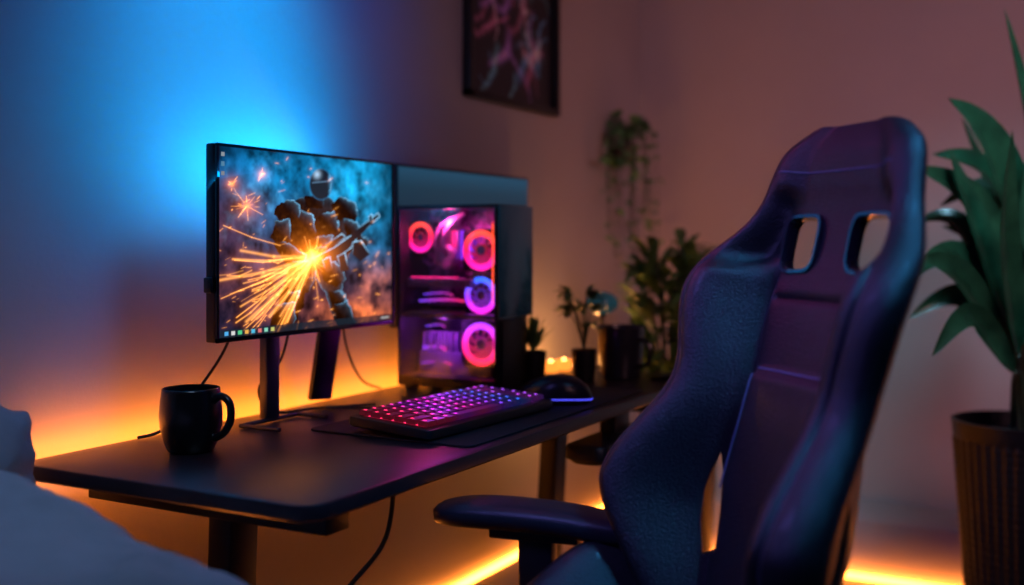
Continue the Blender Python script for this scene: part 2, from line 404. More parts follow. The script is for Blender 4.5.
# ---------------------------------------------------------------- gaming monitor
MX0,MX1,MY,MZ0,MZ1=1.504,2.082,1.465,.96,1.34
mon=top('computer_monitor','wide black monitor showing an armoured soldier firing amid orange sparks','monitor',(1.80,1.50,DZ))
box('housing',((MX0+MX1)/2,MY+.014,(MZ0+MZ1)/2),(MX1-MX0,.024,MZ1-MZ0),M_black,mon,bev=.004)
b=.006
paintgrid('screen',screen_art(),(MX0+b,MY-.0005,MZ0+b*1.6),(MX1-MX0-2*b,0,0),(0,0,MZ1-MZ0-2.6*b),attrmat('screen_emission',1.7,.5,spec=.0),mon,label='screen with a generic armoured soldier artwork and taskbar')
bm=bmesh.new(); zz0=MZ0;zz1=MZ1
addbox(bm,((MX0+MX1)/2,MY-.002,zz0+b*.8),(MX1-MX0,.006,b*1.6),.001)
addbox(bm,((MX0+MX1)/2,MY-.002,zz1-b*.5),(MX1-MX0,.006,b),.001)
addbox(bm,(MX0+b/2,MY-.002,(zz0+zz1)/2),(b,.006,zz1-zz0),.001); addbox(bm,(MX1-b/2,MY-.002,(zz0+zz1)/2),(b,.006,zz1-zz0),.001)
fin('bezel',bm,M_blackg,mon)
box('rear_hub',(1.80,MY+.045,1.12),(.26,.05,.16),M_black,mon,bev=.015)
box('stand_post',(1.70,1.505,.90),(.040,.022,.225),M_steel,mon,bev=.004)
bm=bmesh.new(); addbox(bm,(0,0,0),(.075,.012,.32),.003)
fin('stand_brace',bm,M_metal,mon,mx=Matrix.Translation((1.965,1.56,.948))@Matrix.Rotation(.10,4,'Y')@Matrix.Rotation(.10,4,'X'))
tube('stand_foot',[(1.61,1.40,DZ+.006),(1.61,1.50,DZ+.006),(1.78,1.50,DZ+.006),(1.78,1.42,DZ+.006)],.0045,M_steel,mon,sm=0)
box('side_button',(MX0-.004,MY+.014,1.07),(.008,.02,.03),M_black,mon,bev=.003)
box('rear_light_bar',(1.78,MY+.034,1.29),(.46,.012,.02),M_blue,mon,bev=.002,label='blue glowing backlight bar')
def cable(pts,r,label): return tube('cable',pts,r,M_cable,None,8,10,label=label,cat='cable')
cable([(1.60,1.50,1.0),(1.59,1.53,.93),(1.53,1.54,.86),(1.46,1.55,.80),(1.42,1.58,.785)],.003,'thin black cable dropping from the monitor to the desk')
cable([(1.82,1.54,1.02),(1.80,1.56,.90),(1.74,1.57,.84),(1.76,1.55,.79),(1.86,1.52,.785),(1.93,1.48,.784),(1.98,1.44,.785)],.003,'thin black cable looping behind the monitor onto the desk')
cable([(2.02,1.57,1.0),(2.05,1.575,.9),(2.10,1.57,.82),(2.2,1.585,.785)],.003,'thin black cable hanging beside the stand brace')
cable([PZ(296,411,.785),PZ(318,408,.785),PZ(340,408,.785),PZ(372,408,.789)],.003,'keyboard cable lying across the desk')
tube('hanging_cable',[(1.44,1.01,.752),(1.44,1.03,.66),(1.40,1.08,.58),(1.33,1.14,.47),(1.30,1.2,.33),(1.38,1.3,.02)],.004,M_cable,desk,8,10,label='thin black cable hanging from under the desktop')
# ---------------------------------------------------------------- second monitor
m2=top('wall_monitor','dark switched-off monitor mounted on the wall behind the computer','monitor',(2.65,1.64,.93))
box('housing',(2.655,1.61,1.143),(.73,.022,.428),M_black,m2,bev=.004)
M_scr2=gradmat('dark_screen_sheen',2,1.20,1.36,[(0,(.01,.03,.06)),(.6,(.010,.05,.09)),(1,(.015,.10,.19))],.7)  # emission gradient paints the room's blue reflection on the unlit screen
box('screen',(2.655,1.5985,1.143),(.715,.002,.413),M_scr2,m2,bev=0,label='dark screen with a painted dim teal sheen')
box('wall_bracket',(2.655,1.635,1.14),(.12,.03,.12),M_metal,m2)
# ---------------------------------------------------------------- PC tower
PX0,PX1,PY0,PY1,PZ0,PZ1=2.253,2.405,1.277,1.57,DZ,1.245
pc=top('computer_tower','black glass computer case with glowing pink and violet fans','computer',(2.35,1.42,DZ))
bm=bmesh.new(); cx=(PX0+PX1)/2; cy=(PY0+PY1)/2; cz=(PZ0+PZ1)/2; sx=PX1-PX0; sy=PY1-PY0; sz=PZ1-PZ0; t=.010
addbox(bm,(cx,cy,PZ1-t/2),(sx,sy,t),.002); addbox(bm,(cx,cy,PZ0+.022),(sx,sy,.026),.002)
addbox(bm,(PX1-t/2,cy,cz),(t,sy,sz-.02),.002)
addbox(bm,(cx,PY0+t/2,cz),(sx,t,sz-.02),.002); addbox(bm,(cx,PY1-t/2,cz),(sx,t,sz-.02),.002)
for yy in (PY0+.03,PY1-.03):
    for xx in (PX0+.02,PX1-.02): addbox(bm,(xx,yy,PZ0+.005),(.025,.025,.010),.002)
fin('case',bm,M_black,pc)
M_edge=mat('edge_alu',(.14,.16,.20),.3,metal=.8)
box('divider',(cx-.002,cy,.968),(sx-.006,sy+.004,.012),M_edge,pc,label='horizontal metal divider shelf')
M_sideg=gradmat('side_glass_sheen',2,.97,1.25,[(0,(.002,.008,.014)),(1,(.006,.022,.04))],.5,rough=.14)  # reflected blue sheen painted as emission, brighter towards the top
box('side_panel',(cx+.01,PY0-.004,1.105),(sx+.02,.006,.275),M_sideg,pc,label='smoked side glass with a painted dim blue sheen')
box('side_panel',(cx-.01,PY0-.003,.875),(sx-.05,.004,.17),M_black,pc)
box('front_glass',(PX0-.001,cy,cz+.008),(.003,sy-.006,sz-.03),M_glass,pc,bev=0,label='tinted front glass')
pinkbar=emat('rgb_pink',(1,.02,.22),2.0); violetbar=emat('rgb_violet',(.30,.04,1),1.8); orangebar=emat('rgb_coral',(1,.08,.02),3.0)
M_part=mat('component_grey',(.30,.24,.34),.32,metal=.2)
M_pcb=mat('pcb',(.32,.12,.38),.35,var=.8,vscale=70,bump=.6,bscale=90)
rr_=random.Random(3)
bm=bmesh.new(); addbox(bm,(PX1-.018,1.44,1.11),(.006,.24,.25),.001)
for i in range(70):
    y=rr_.uniform(1.34,1.55); z=rr_.uniform(1.0,1.22); d_=rr_.uniform(.012,.04); addbox(bm,(PX1-.018-d_/2,y,z),(d_,rr_.uniform(.006,.03),rr_.uniform(.004,.018)),.001)
fin('circuit_board',bm,M_pcb,pc)
for i in range(4): box('memory_stick',(PX1-.05,1.425+i*.014,1.145),(.05,.005,.075),[violetbar,M_part,pinkbar,M_part][i],pc,bev=.001)
bm=bmesh.new(); addbox(bm,(PX0+.08,1.46,1.050),(.12,.19,.022),.003)
for i in range(9): addbox(bm,(PX0+.02,1.385+i*.019,1.050),(.006,.008,.016),.001)
fin('graphics_card',bm,M_part,pc)
box('graphics_card_light',(PX0+.0195,1.47,1.0635),(.002,.14,.003),pinkbar,pc,bev=0)
lathe('cooler_block',[(.001,0),(.028,0),(.030,.004),(.030,.03),(.026,.034),(.020,.034),(.018,.030),(.001,.030)],(PX0+.09,1.465,1.115),M_part,pc,n=32,mx=Matrix.Rotation(-math.pi/2,4,'Y'))
for dy in (0,.022):
    tube('coolant_tube',[(PX0+.06,1.465+dy,1.12),(PX0+.040,1.46+dy,1.16),(PX0+.045,1.44+dy,1.20),(PX0+.05,1.40,1.225)],.0055,M_part,pc)
M_hz=gradmat('reflect_bar',1,1.36,1.56,[(0,(1,.08,.02)),(.4,(1,.02,.22)),(1,(.08,.06,1))],1.3)  # glowing tubes stand in for coloured reflections inside the case
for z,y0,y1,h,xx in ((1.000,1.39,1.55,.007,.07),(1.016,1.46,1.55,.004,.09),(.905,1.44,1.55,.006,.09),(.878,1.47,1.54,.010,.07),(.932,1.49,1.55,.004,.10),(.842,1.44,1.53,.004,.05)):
    tube('reflection_tube',[(PX0+xx,y0,z),(PX0+xx+.02,(y0+y1)/2,z+.004),(PX0+xx,y1,z)],h/2,M_hz,pc,k=8,sm=6)
box('light_bar',(PX0+.012,PY0+.020,1.10),(.003,.003,.20),orangebar,pc,bev=.001)
bm=bmesh.new()
addbox(bm,(PX0+.10,1.44,.835),(.07,.22,.07),.003)
for i in range(10): addbox(bm,(PX0+.10,1.36+i*.020,.890),(.05,.006,.06),.001)
fin('power_supply',bm,M_part,pc)
M_blade=mat('blade_smoke',(.5,.12,.35),.3,emis=(.9,.02,.20),es=.25)  # emission paints the ring light onto the blades
M_blade2=mat('blade_violet',(.3,.12,.45),.3,emis=(.20,.04,.9),es=.25)  # violet blades, likewise with ring light painted in as emission
M_hub=mat('hub_dark',(.02,.01,.03),.3,emis=(.4,.05,.5),es=.06)
def fan(y,z,r,stops,mb):
    x=PX0+.045
    f=bpy.data.objects.new('fan',None); f.location=(x,y,z); coll.objects.link(f); f.empty_display_size=.03; setup(f,pc,label='round fan with glowing ring')
    bm=bmesh.new(); S=r*2.5
    n=40; rings=[]
    for xx,kk in ((x+.002,1),(x+.026,1),(x+.026,0),(x+.002,0)):
        ring=[]
        for i in range(n):
            a=2*math.pi*(i+.5)/n; c,s_=math.cos(a),math.sin(a)
            R_=(r*1.16) if kk==0 else min(S/2/max(abs(c),abs(s_)),S/2*1.30)
            ring.append(Vector((xx,y+R_*c,z+R_*s_)))
        rings.append(ring)
    rings.append(rings[0]); addrings(bm,rings,cap=False); bmesh.ops.remove_doubles(bm,verts=bm.verts,dist=1e-6)
    fin('fan_frame',bm,M_black,f)
    def ring(R,rr,s,nm):
        bm=bmesh.new(); n=44;k=8; rings=[]
        for i in range(n):
            a=2*math.pi*i/n
            rings.append([Vector((x+rr*.9*math.cos(2*math.pi*j/k),y+(R+rr*math.sin(2*math.pi*j/k))*math.cos(a),z+(R+rr*math.sin(2*math.pi*j/k))*math.sin(a))) for j in range(k)])
        rings.append(rings[0]); addrings(bm,rings,cap=False); bmesh.ops.remove_doubles(bm,verts=bm.verts,dist=1e-6)
        fin(nm,bm,gradmat('ring_glow',2,z-r,z+r,stops,s),f)
    ring(r,r*.18,2.8,'light_ring'); ring(r*.36,r*.05,.6,'inner_light_ring')
    bm=bmesh.new()
    for i in range(9):
        a=2*math.pi*i/9; rows=[]
        for q in range(5):
            tt=q/4; ra=r*(.30+.60*tt); a0=a+tt*.45; w=.22+.06*tt
            rows.append([bm.verts.new((x+.018-.014*(s),y+ra*math.cos(a0+w*(s-.5)*2),z+ra*math.sin(a0+w*(s-.5)*2))) for s in (0,.5,1)])
        for A_,B_ in zip(rows[:-1],rows[1:]):
            for q in (0,1): bm.faces.new((A_[q],A_[q+1],B_[q+1],B_[q]))
    fin('blades',bm,mb,f)
    lathe('hub',[(r*.30,0),(r*.30,.010),(r*.24,.014),(.001,.014)],(x+.010,y,z),M_hub,f,n=24,mx=Matrix.Rotation(-math.pi/2,4,'Y'))
PO=[(0,(1,.01,.35)),(.5,(1,.01,.06)),(1,(1,.06,.03))]; PV=[(0,(.8,.02,.6)),(.4,(.3,.03,1)),(1,(.02,.12,1))]; PK=[(0,(1,.01,.06)),(.5,(1,.02,.3)),(1,(.45,.04,1))]
fan(1.350,1.132,.043,PO,M_blade); fan(1.350,1.020,.039,PV,M_blade2); fan(1.350,.898,.046,PK,M_blade); fan(1.530,1.165,.033,PO,M_blade)
# ---------------------------------------------------------------- desk mat, keyboard, mouse
bm=bmesh.new(); slab(bm,1.655,2.50,.995,1.37,.02,DZ+.0003,DZ+.004,.001); fin('desk_mat',bm,M_mat,None,label='large thin black fabric desk mat under the keyboard',cat='desk mat')
kb=top('keyboard','black mechanical keyboard with pink, violet and blue backlit keys','keyboard',(1.885,1.165,DZ+.004))
KM=Matrix.Translation((1.885,1.165,DZ+.0200))@Matrix.Rotation(math.radians(-3),4,'Z')@Matrix.Rotation(math.radians(3.4),4,'X')@Matrix.Diagonal((.955,.90,.82,1))
bm=bmesh.new(); slab(bm,-.243,.243,-.112,.108,.012,-.010,.014,.004); fin('keyboard_case',bm,M_black,kb,mx=KM)
kstops=[(0,(1,.02,.08)),(.18,(1,.03,.20)),(.30,(.5,.03,.9)),(.42,(1,.03,.35)),(.60,(.25,.05,1)),(.76,(.03,.15,1)),(.88,(.6,.04,.8)),(1,(.05,.12,1))]
M_kg=gradmat('key_glow',0,1.66,2.12,kstops,3.6); M_kl=gradmat('key_legend',0,1.66,2.12,kstops,3.0)
M_key=gradmat('keycap',0,1.66,2.12,kstops,.06,(.012,.011,.016))
box('glow_plate',(0,.001,.0145),(.436,.158,.002),M_kg,kb,bev=0,mx=KM,label='backlit plate glowing pink to blue')
box('feet',(0,.09,-.015),(.40,.012,.012),M_black,kb,mx=KM)
def keymesh(w,d):
    bm=bmesh.new()
    r0=[(-w/2,-d/2),(w/2,-d/2),(w/2,d/2),(-w/2,d/2)]
    lv=[(1,.001),(1,.004),(.84,.0120),(.76,.0120)]
    vs=[[bm.verts.new((x-(math.copysign(1,x))*(1-s)*.011,y-(math.copysign(1,y))*(1-s)*.011,z)) for x,y in r0] for s,z in lv]
    for a,b_ in zip(vs[:-1],vs[1:]):
        for i in range(4): bm.faces.new((a[i],a[(i+1)%4],b_[(i+1)%4],b_[i]))
    bm.faces.new(vs[-1])
    f=bm.faces.new([bm.verts.new(p) for p in ((-w/2+.0065,.0000,.0124),(-w/2+.0130,.0000,.0124),(-w/2+.0130,.0070,.0124),(-w/2+.0065,.0070,.0124))]); f.material_index=1
    me=bpy.data.meshes.new('key'); bm.to_mesh(me); bm.free(); me.materials.append(M_key); me.materials.append(M_kl); return me
rows=[[1]*16,[1]*13+[2]+[1],[1.5]+[1]*12+[1.5,1],[1.8]+[1]*11+[2.2,1],[2.3]+[1]*10+[1.7,1,1],[1.25,1.25,1.25,6.2,1.25,1.25,1.8,1,1]]
cache={}
for ri,row in enumerate(rows):
    tot=sum(row); sc=.456/tot; x=-.228; y=.0790-ri*.0316
    for wd in row:
        w=wd*sc; key=(round(w,4))
        if key not in cache: cache[key]=keymesh(w-.0060,.0250)
        o=bpy.data.objects.new('key',cache[key]); coll.objects.link(o); o.parent=kb
        o.matrix_parent_inverse=WM(kb).inverted(); o.matrix_basis=KM@Matrix.Translation((x+w/2,y,.0150)); x+=w
mq=PZ(552,403,DZ+.004)
mouse=top('computer_mouse','glossy black ergonomic mouse resting on the desk mat','mouse',mq)
MM=Matrix.Translation(mq)@Matrix.Rotation(math.atan2(RY,RX)+math.pi*.95,4,'Z')@Matrix.Diagonal((1.26,1.15,1.22,1))
def mring(sc):
    out=[]
    for i in range(44):
        a=2*math.pi*i/44; x=math.cos(a);y=math.sin(a)
        w=.038*(1-.12*math.cos(a)-.10*math.cos(2*a)); out.append((x*.072*sc,y*w*sc))
    return out
def mh(x): return .054*max(.02,(1-((x+.020)/.100)**2))**.75 if abs(x+.020)<.100 else 0.002
bm=bmesh.new(); rings=[]
for sc,hf in ((.92,0),(1,.10),(1.02,.28),(.98,.52),(.90,.72),(.76,.87),(.58,.95),(.35,.99),(.05,1.0)):
    rings.append([Vector((x,y,.001+hf*mh(x))) for x,y in mring(sc)])
addrings(bm,rings); fin('mouse_shell',bm,mat('mouse_gloss',(.012,.012,.022),.28),mouse,mx=MM,angle=70)
bm=bmesh.new(); addtube(bm,[(x,0,mh(x)+.0008) for x in (.050,.045,.035,.025,.015,.0)],.0012,6,3); fin('button_seam',bm,M_black,mouse,mx=MM)
bm=bmesh.new(); pp=[Vector((x*1.0,y*1.0,.001+.20*mh(x*.98))) for x,y in mring(1.015)]; addtube(bm,pp+[pp[0]],.0013,6,2); fin('light_rim',bm,emat('mouse_glow',(.08,.08,1),1.5),mouse,mx=MM)
# ---------------------------------------------------------------- mug
mp=PZ(191,451,DZ); mug=top('mug','matte black barrel-shaped ceramic mug with a large handle','mug',mp)
pr=[(.001,0),(.036,0),(.040,.003),(.047,.020),(.0535,.045),(.055,.065),(.053,.090),(.0505,.108),(.0500,.112),(.0475,.113),(.0465,.109),(.049,.09),(.050,.06),(.045,.025),(.030,.010),(.001,.010)]
lathe('mug_body',pr,mp,M_ceramic,mug,angle=80)
ax=Vector((RX,RY,0))*.92+Vector((-RY,RX,0))*-.38; ax.normalize()
hp=[(.049,.092),(.066,.101),(.083,.090),(.086,.064),(.074,.040),(.055,.028),(.046,.030)]
tube('mug_handle',[mp+ax*a+Vector((0,0,z)) for a,z in hp],lambda t:.0068,M_ceramic,mug,k=12)
# ---------------------------------------------------------------- small things at the desk's far end
def pot(name,label,cat,p,r,h,mt=M_pot):
    e=top(name,label,cat,p)
    lathe('pot',[(.001,0),(r*.80,0),(r*.84,.004),(r,h*.97),(r*1.0,h),(r*.92,h),(r*.9,h*.88),(.001,h*.88)],p,mt,e)
    lathe('soil',[(.001,h*.86),(r*.86,h*.86),(r*.86,h*.9),(.001,h*.92)],p,M_soil,e)
    return e
p=PZ(533,383,DZ); e=pot('potted_succulent','small spiky succulent in a dark cylindrical pot','potted plant',p,.036,.085)
bm=bmesh.new(); 
for i in range(46):
    a=i*2.4; l=.045+.05*random.random(); el=random.uniform(.75,1.5)
    addleaf(bm,p+Vector((0,0,.08)),p+Vector((math.cos(a)*l*math.cos(el),math.sin(a)*l*math.cos(el),.08+l*math.sin(el)+.01)),.010,.002)
leafmesh('foliage',bm,M_leafd,e)
p=PZ(584,381,DZ); e=pot('potted_plant','small leafy plant in a dark pot on the desk','potted plant',p,.034,.085)
bm=bmesh.new(); bs=bmesh.new()
for i in range(9):
    a=i*2.4; l=.02+.045*random.random(); top_=p+Vector((math.cos(a)*l,math.sin(a)*l+.01,.13+.10*random.random()))
    addtube(bs,[p+Vector((0,0,.08)),(p+top_)/2+Vector((0,0,.06)),top_],.0018,6,4)
    for j in range(6):
        b2=a+random.uniform(-1.6,1.6); ll=random.uniform(.03,.05)
        addleaf(bm,top_,top_+Vector((math.cos(b2)*ll,math.sin(b2)*ll,random.uniform(-.015,.03))),.026,.008)
leafmesh('foliage',bm,M_leafd,e); fin('stems',bs,M_stem,e)
p=PZ(621,378,DZ); e=top('black_cup','large wide matte black cup with a small handle','cup',p)
lathe('cup_body',[(.001,0),(.046,0),(.052,.004),(.060,.05),(.065,.10),(.065,.140),(.062,.143),(.059,.138),(.054,.03),(.001,.015)],p,mat('cup_glaze',(.014,.014,.022),.3,coat=.3),e)
tube('cup_handle',[p+Vector((-.018,-.058,.11)),p+Vector((-.03,-.093,.10)),p+Vector((-.03,-.093,.05)),p+Vector((-.018,-.053,.035))],.006,M_ceramic,e)
p=PZ(602,368,DZ); e=top('glass_ornament','teal glass ball on a slim dark stand','ornament',p)
lathe('ball_stand',[(.001,0),(.024,0),(.024,.005),(.006,.010),(.004,.03),(.004,.145),(.018,.165),(.012,.167)],p,M_metal,e,n=24)
bm=bmesh.new(); bmesh.ops.create_uvsphere(bm,u_segments=28,v_segments=16,radius=.048); bmesh.ops.scale(bm,vec=(1,1,.72),verts=bm.verts); fin('glass_ball',bm,M_teal,e,mx=Matrix.Translation(p+Vector((0,0,.192))))
M_amber=mat('amber_glass',(.25,.10,.03),.3,emis=(1,.25,.03),es=1.8)
def candle(p,label):
    e=top('tealight_candle',label,'candle',p,'tealights on the desk')
    lathe('candle_holder',[(.001,0),(.020,0),(.022,.003),(.024,.030),(.021,.031),(.019,.012),(.001,.012)],p,M_amber,e,n=28)
    lathe('flame',[(.0005,.012),(.006,.016),(.008,.022),(.006,.030),(.0005,.036)],p,M_candle,e,n=16)
candle(PZ(551,372,DZ),'small lit tealight in an amber holder'); candle(PZ(564,370,DZ),'small lit tealight in an amber holder')
lathe('dish',[(.001,0),(.03,0),(.050,.010),(.052,.012),(.048,.013),(.03,.006),(.001,.005)],PZ(664,379,DZ),M_ceramic,None,label='shallow black ceramic dish on the desk end',cat='dish')
# ---------------------------------------------------------------- poster
ps=top('framed_picture','dark framed abstract artwork with pink and blue swirls on the wall','picture',(3.02,WY-.01,1.585))
px0,px1,pz0,pz1=2.70,3.30,1.585,2.36
bm=bmesh.new(); fw=.022
addbox(bm,((px0+px1)/2,WY-.014,pz0+fw/2),(px1-px0,.028,fw),.002); addbox(bm,((px0+px1)/2,WY-.014,pz1-fw/2),(px1-px0,.028,fw),.002)
addbox(bm,(px0+fw/2,WY-.014,(pz0+pz1)/2),(fw,.028,pz1-pz0),.002); addbox(bm,(px1-fw/2,WY-.014,(pz0+pz1)/2),(fw,.028,pz1-pz0),.002)
fin('frame',bm,M_black,ps)
paintgrid('artwork',poster_art(),(px0+fw,WY-.010,pz0+fw),(px1-px0-2*fw,0,0),(0,0,pz1-pz0-2*fw),attrmat('poster_print',1,.35,True),ps)
box('backing',((px0+px1)/2,WY-.004,(pz0+pz1)/2),(px1-px0-.01,.006,pz1-pz0-.01),M_black,ps,bev=0)
# ---------------------------------------------------------------- hanging plant
hc=C(.470,4.06,1.50); hc.y=WY-.075; hp_=top('hanging_plant','trailing green vine in a small pot fixed to the wall','plant',hc)
lathe('pot',[(.001,-.04),(.03,-.04),(.042,.02),(.038,.02),(.001,.015)],hc,mat('pot_clay',(.12,.09,.09),.7),hp_)
box('wall_hook',(hc.x,WY-.018,hc.z),(.03,.036,.03),M_metal,hp_)
bm=bmesh.new(); bs=bmesh.new()
for i in range(24):
    a=random.uniform(0,6.28); r=random.uniform(.04,.17); L_=random.choice([.04,.08,.16,.26,.34,.40])
    yy=lambda k:min(.055,math.sin(a)*r*k)
    pth=[hc+Vector((0,0,.01)),hc+Vector((math.cos(a)*r*.6,yy(.5),.07+.08*random.random())),hc+Vector((math.cos(a)*r,yy(.7),-.03)),hc+Vector((math.cos(a)*r*1.1+random.uniform(-.05,.05),yy(.7),-L_))]
    addtube(bs,pth,.0012,5,4)
    sp=smoothpath(pth,4)
    for q in sp[2:]:
        b2=random.uniform(0,6.28); addleaf(bm,q,q+Vector((math.cos(b2)*.045,math.sin(b2)*.014-.006,random.uniform(-.03,.015))),.028,.004,n=5)
leafmesh('foliage',bm,M_leafv,hp_); fin('vines',bs,M_stem,hp_)
# ---------------------------------------------------------------- bushy plant behind the desk
bp=C(.50,3.40,0); bush=top('potted_bush','bushy green houseplant in a dark floor planter beside the desk','potted plant',bp)
lathe('planter',[(.001,0),(.12,0),(.15,.5),(.155,.52),(.14,.52),(.135,.48),(.001,.48)],bp,M_pot,bush)
bm=bmesh.new(); bs=bmesh.new()
for i in range(60):
    a=random.uniform(0,6.28); r=random.uniform(.02,.17); h=random.uniform(.66,1.16)
    r*= 1.15 if h<1.0 else .75
    q=bp+Vector((math.cos(a)*r,math.sin(a)*r,h)); addtube(bs,[bp+Vector((0,0,.48)),bp+Vector((math.cos(a)*r*.5,math.sin(a)*r*.5,.48+(h-.48)*.6)),q],.003,5,3)
    for j in range(6):
        b2=a+random.uniform(-1.8,1.8); ll=random.uniform(.07,.12)
        addleaf(bm,q-Vector((0,0,random.uniform(0,.08))),q+Vector((math.cos(b2)*ll,math.sin(b2)*ll,random.uniform(-.05,.06))),.036,.014,n=6)
leafmesh('foliage',bm,M_leafd,bush); fin('stems',bs,M_stem,bush)
# ---------------------------------------------------------------- big plant
gp=C(1.43,3.0,0); big=top('tall_potted_plant','tall broad-leaved plant in a ribbed black cylindrical planter','potted plant',gp)
bm=bmesh.new(); rings=[]; n=240; prof=[(.125,0),(.135,.01)]+[(.138+.045*(z/.64)+.0008*math.sin(z*280),z) for z in np.linspace(.02,.61,110)]+[(.183,.625),(.186,.652),(.176,.654),(.170,.60),(.001,.60)]
for i,(r,z) in enumerate(prof):
    w_=.0030 if 1<i<110 else 0
    rings.append([Vector(((r+w_*math.cos(a*40))*math.cos(a),(r+w_*math.cos(a*40))*math.sin(a),z)) for a in [2*math.pi*j/n for j in range(n)]])
addrings(bm,rings); fin('planter',bm,M_pot,big,mx=Matrix.Translation(gp),angle=80)
lathe('soil',[(.001,.595),(.168,.595),(.168,.612),(.001,.62)],gp,M_soil,big)
def arcleaf(bm,pts,width,nrm,fold=.35):
    path=smoothpath(pts,9); N_=len(path); rows=[]
    for i,c in enumerate(path):
        t=i/(N_-1); d=(path[min(i+1,N_-1)]-path[max(i-1,0)]).normalized()
        side=d.cross(nrm); side.normalize(); up=side.cross(d).normalized()
        w=width*.5*(max(0,math.sin(math.pi*t**.72))**1.05)+.0008
        rows.append([bm.verts.new(c-side*w+up*w*fold),bm.verts.new(c-side*w*.5+up*w*fold*.3),bm.verts.new(c),bm.verts.new(c+side*w*.5+up*w*fold*.3),bm.verts.new(c+side*w+up*w*fold)])
    for a,b in zip(rows[:-1],rows[1:]):
        for q in range(4): bm.faces.new((a[q],a[q+1],b[q+1],b[q]))
bm=bmesh.new(); bs=bmesh.new(); fw_=Vector((-RY,RX,0))
Lf=[((1040,280,2.95),(992,148,2.85),(948,98,2.80),38),
 ((1030,285,2.9),(968,196,2.85),(912,166,2.8),27),
 ((1040,260,3.05),(986,170,3.0),(932,154,3.0),25),
 ((1015,335,2.9),(960,256,2.8),(904,280,2.7),26),
 ((1018,340,2.9),(962,228,2.9),(914,222,2.95),26),
 ((1012,360,3.0),(960,296,3.0),(908,318,3.0),22),
 ((1046,240,2.9),(1026,120,2.85),(1004,8,2.85),30),
 ((1030,260,2.8),(1058,130,2.78),(1108,76,2.75),36),
 ((1015,350,2.85),(978,232,2.8),(948,148,2.8),28),
 ((1018,355,2.8),(1004,240,2.7),(1012,130,2.6),32),
 ((1020,345,2.9),(1055,240,2.85),(1110,215,2.8),36),
 ((1030,320,3.1),(998,195,3.15),(962,118,3.2),27),
 ((1028,330,3.0),(1070,260,2.9),(1130,300,2.9),32),
 ((1014,365,2.85),(962,278,2.7),(920,256,2.65),26),
 ((1035,280,3.0),(1075,170,3.1),(1140,170,3.1),32),
 ((1030,345,2.7),(1065,290,2.6),(1100,350,2.5),32),
 ((1040,255,3.05),(990,190,3.1),(940,206,3.1),23),
 ((1015,372,2.8),(970,316,2.7),(932,356,2.6),22),
 ((1024,350,3.1),(986,250,3.2),(942,226,3.2),24)]
for B_,Mi,Ti,w in Lf:
    b_=P(*B_); m_=P(*Mi); t_=P(*Ti); root=gp+Vector((random.uniform(-.04,.04),random.uniform(-.04,.04),.60))
    addtube(bs,[root,root+(b_-root)*.5+Vector((0,0,.05)),b_],.0055,8,6)
    nn=(fw_*-1+Vector((random.uniform(-.6,.6),random.uniform(-.6,.6),random.uniform(.1,.9)))).normalized()
    arcleaf(bm,[b_,m_,t_],w/F*2.9*1.15,nn)
leafmesh('leaves',bm,M_leaf,big); fin('stems',bs,M_stem,big)
# ---------------------------------------------------------------- gaming chair
ca=math.radians(19)
N=C(-math.cos(ca),-math.sin(ca),0).normalized(); L=Vector((-N.y,N.x,0))
if L.dot(C(.25,-.97,0))<0: L=-L
REC=math.radians(14)
U=Vector((0,0,1))*math.cos(REC)-N*math.sin(REC); NN=N*math.cos(REC)+Vector((0,0,1))*math.sin(REC)
B0=C(.325,1.50,.52)
TMAX=.826
chair=top('gaming_chair','black leather racing-style gaming chair with winged high back','chair',(B0+N*.27)*1-Vector((0,0,.52)))
def CB(s,t,w): return B0+L*s+U*t+NN*w
T_=[0,  .06, .12, .18, .23, .28, .34, .39, .43, .47, .52, .56, .60, .63, .66, .70, .76, .79, .812,.826]
HW=[.17,.190,.222,.256,.274,.267,.248,.234,.232,.240,.253,.258,.250,.232,.206,.180,.166,.156,.13,.085]
WG=[.03,.05, .085,.118,.135,.126,.100,.079,.073,.075,.080,.078,.064,.046,.03, .020,.018,.015,.010,.005]
TW=[.07,.09, .10, .11, .11, .10, .09, .08, .075,.08, .080,.080,.072,.062,.054,.050,.048,.045,.035,.02]
TC=[.05,.05,.05,.05,.05,.05,.05,.05,.045,.045,.04,.030,.020,.011,.010,.014,.040,.045,.035,.02]
ts=np.linspace(0,TMAX,150)
def sm(V):
    g=np.linspace(-.05,.89,500); d=np.interp(g,T_,V); k=np.hanning(41); k/=k.sum()
    return np.interp(ts,g,np.convolve(np.pad(d,20,mode='edge'),k,'valid'))
hw_,wg_,tw_,tc_=sm(HW),sm(WG),sm(TW),sm(TC)
for i,t in enumerate(ts):
    if t>TMAX-.04:
        q=(t-TMAX+.04)/.04; hw_[i]=min(hw_[i],.158-.065*q**3)
def wsurf(x,i,side):
    ax_=abs(x); t=ts[i]
    S=float(sstep(.46,.80,ax_)); 
    if t>.58:
        k=float(sstep(.58,.63,t)*(1-sstep(.70,.74,t))); S=S*(1-k)+float(sstep(.66,.86,ax_))*k
    wc=wg_[i]*S
    th=(tc_[i]+(tw_[i]-tc_[i])*S)*max(0,1-ax_**9)**.5
    w=wc+side*th/2
    if side>0:
        e=min(1,max(0,(t-.08)/.03))*min(1,max(0,(.455-t)/.02))
        w+=.016*e*float(1-sstep(.39,.44,ax_))
        lo=float(1-sstep(.58,.64,t))
        w-=.013*math.exp(-((ax_-.50)/.020)**2)*lo
        w-=.006*math.exp(-((t-.56)/.005)**2)*(1 if ax_<.44 else 0)
        w+=.009*math.exp(-((ax_-.66)/.10)**2)*float(sstep(.0,.1,t))*lo
        w-=.008*math.exp(-((ax_-.84)/.012)**2)*lo
    return w
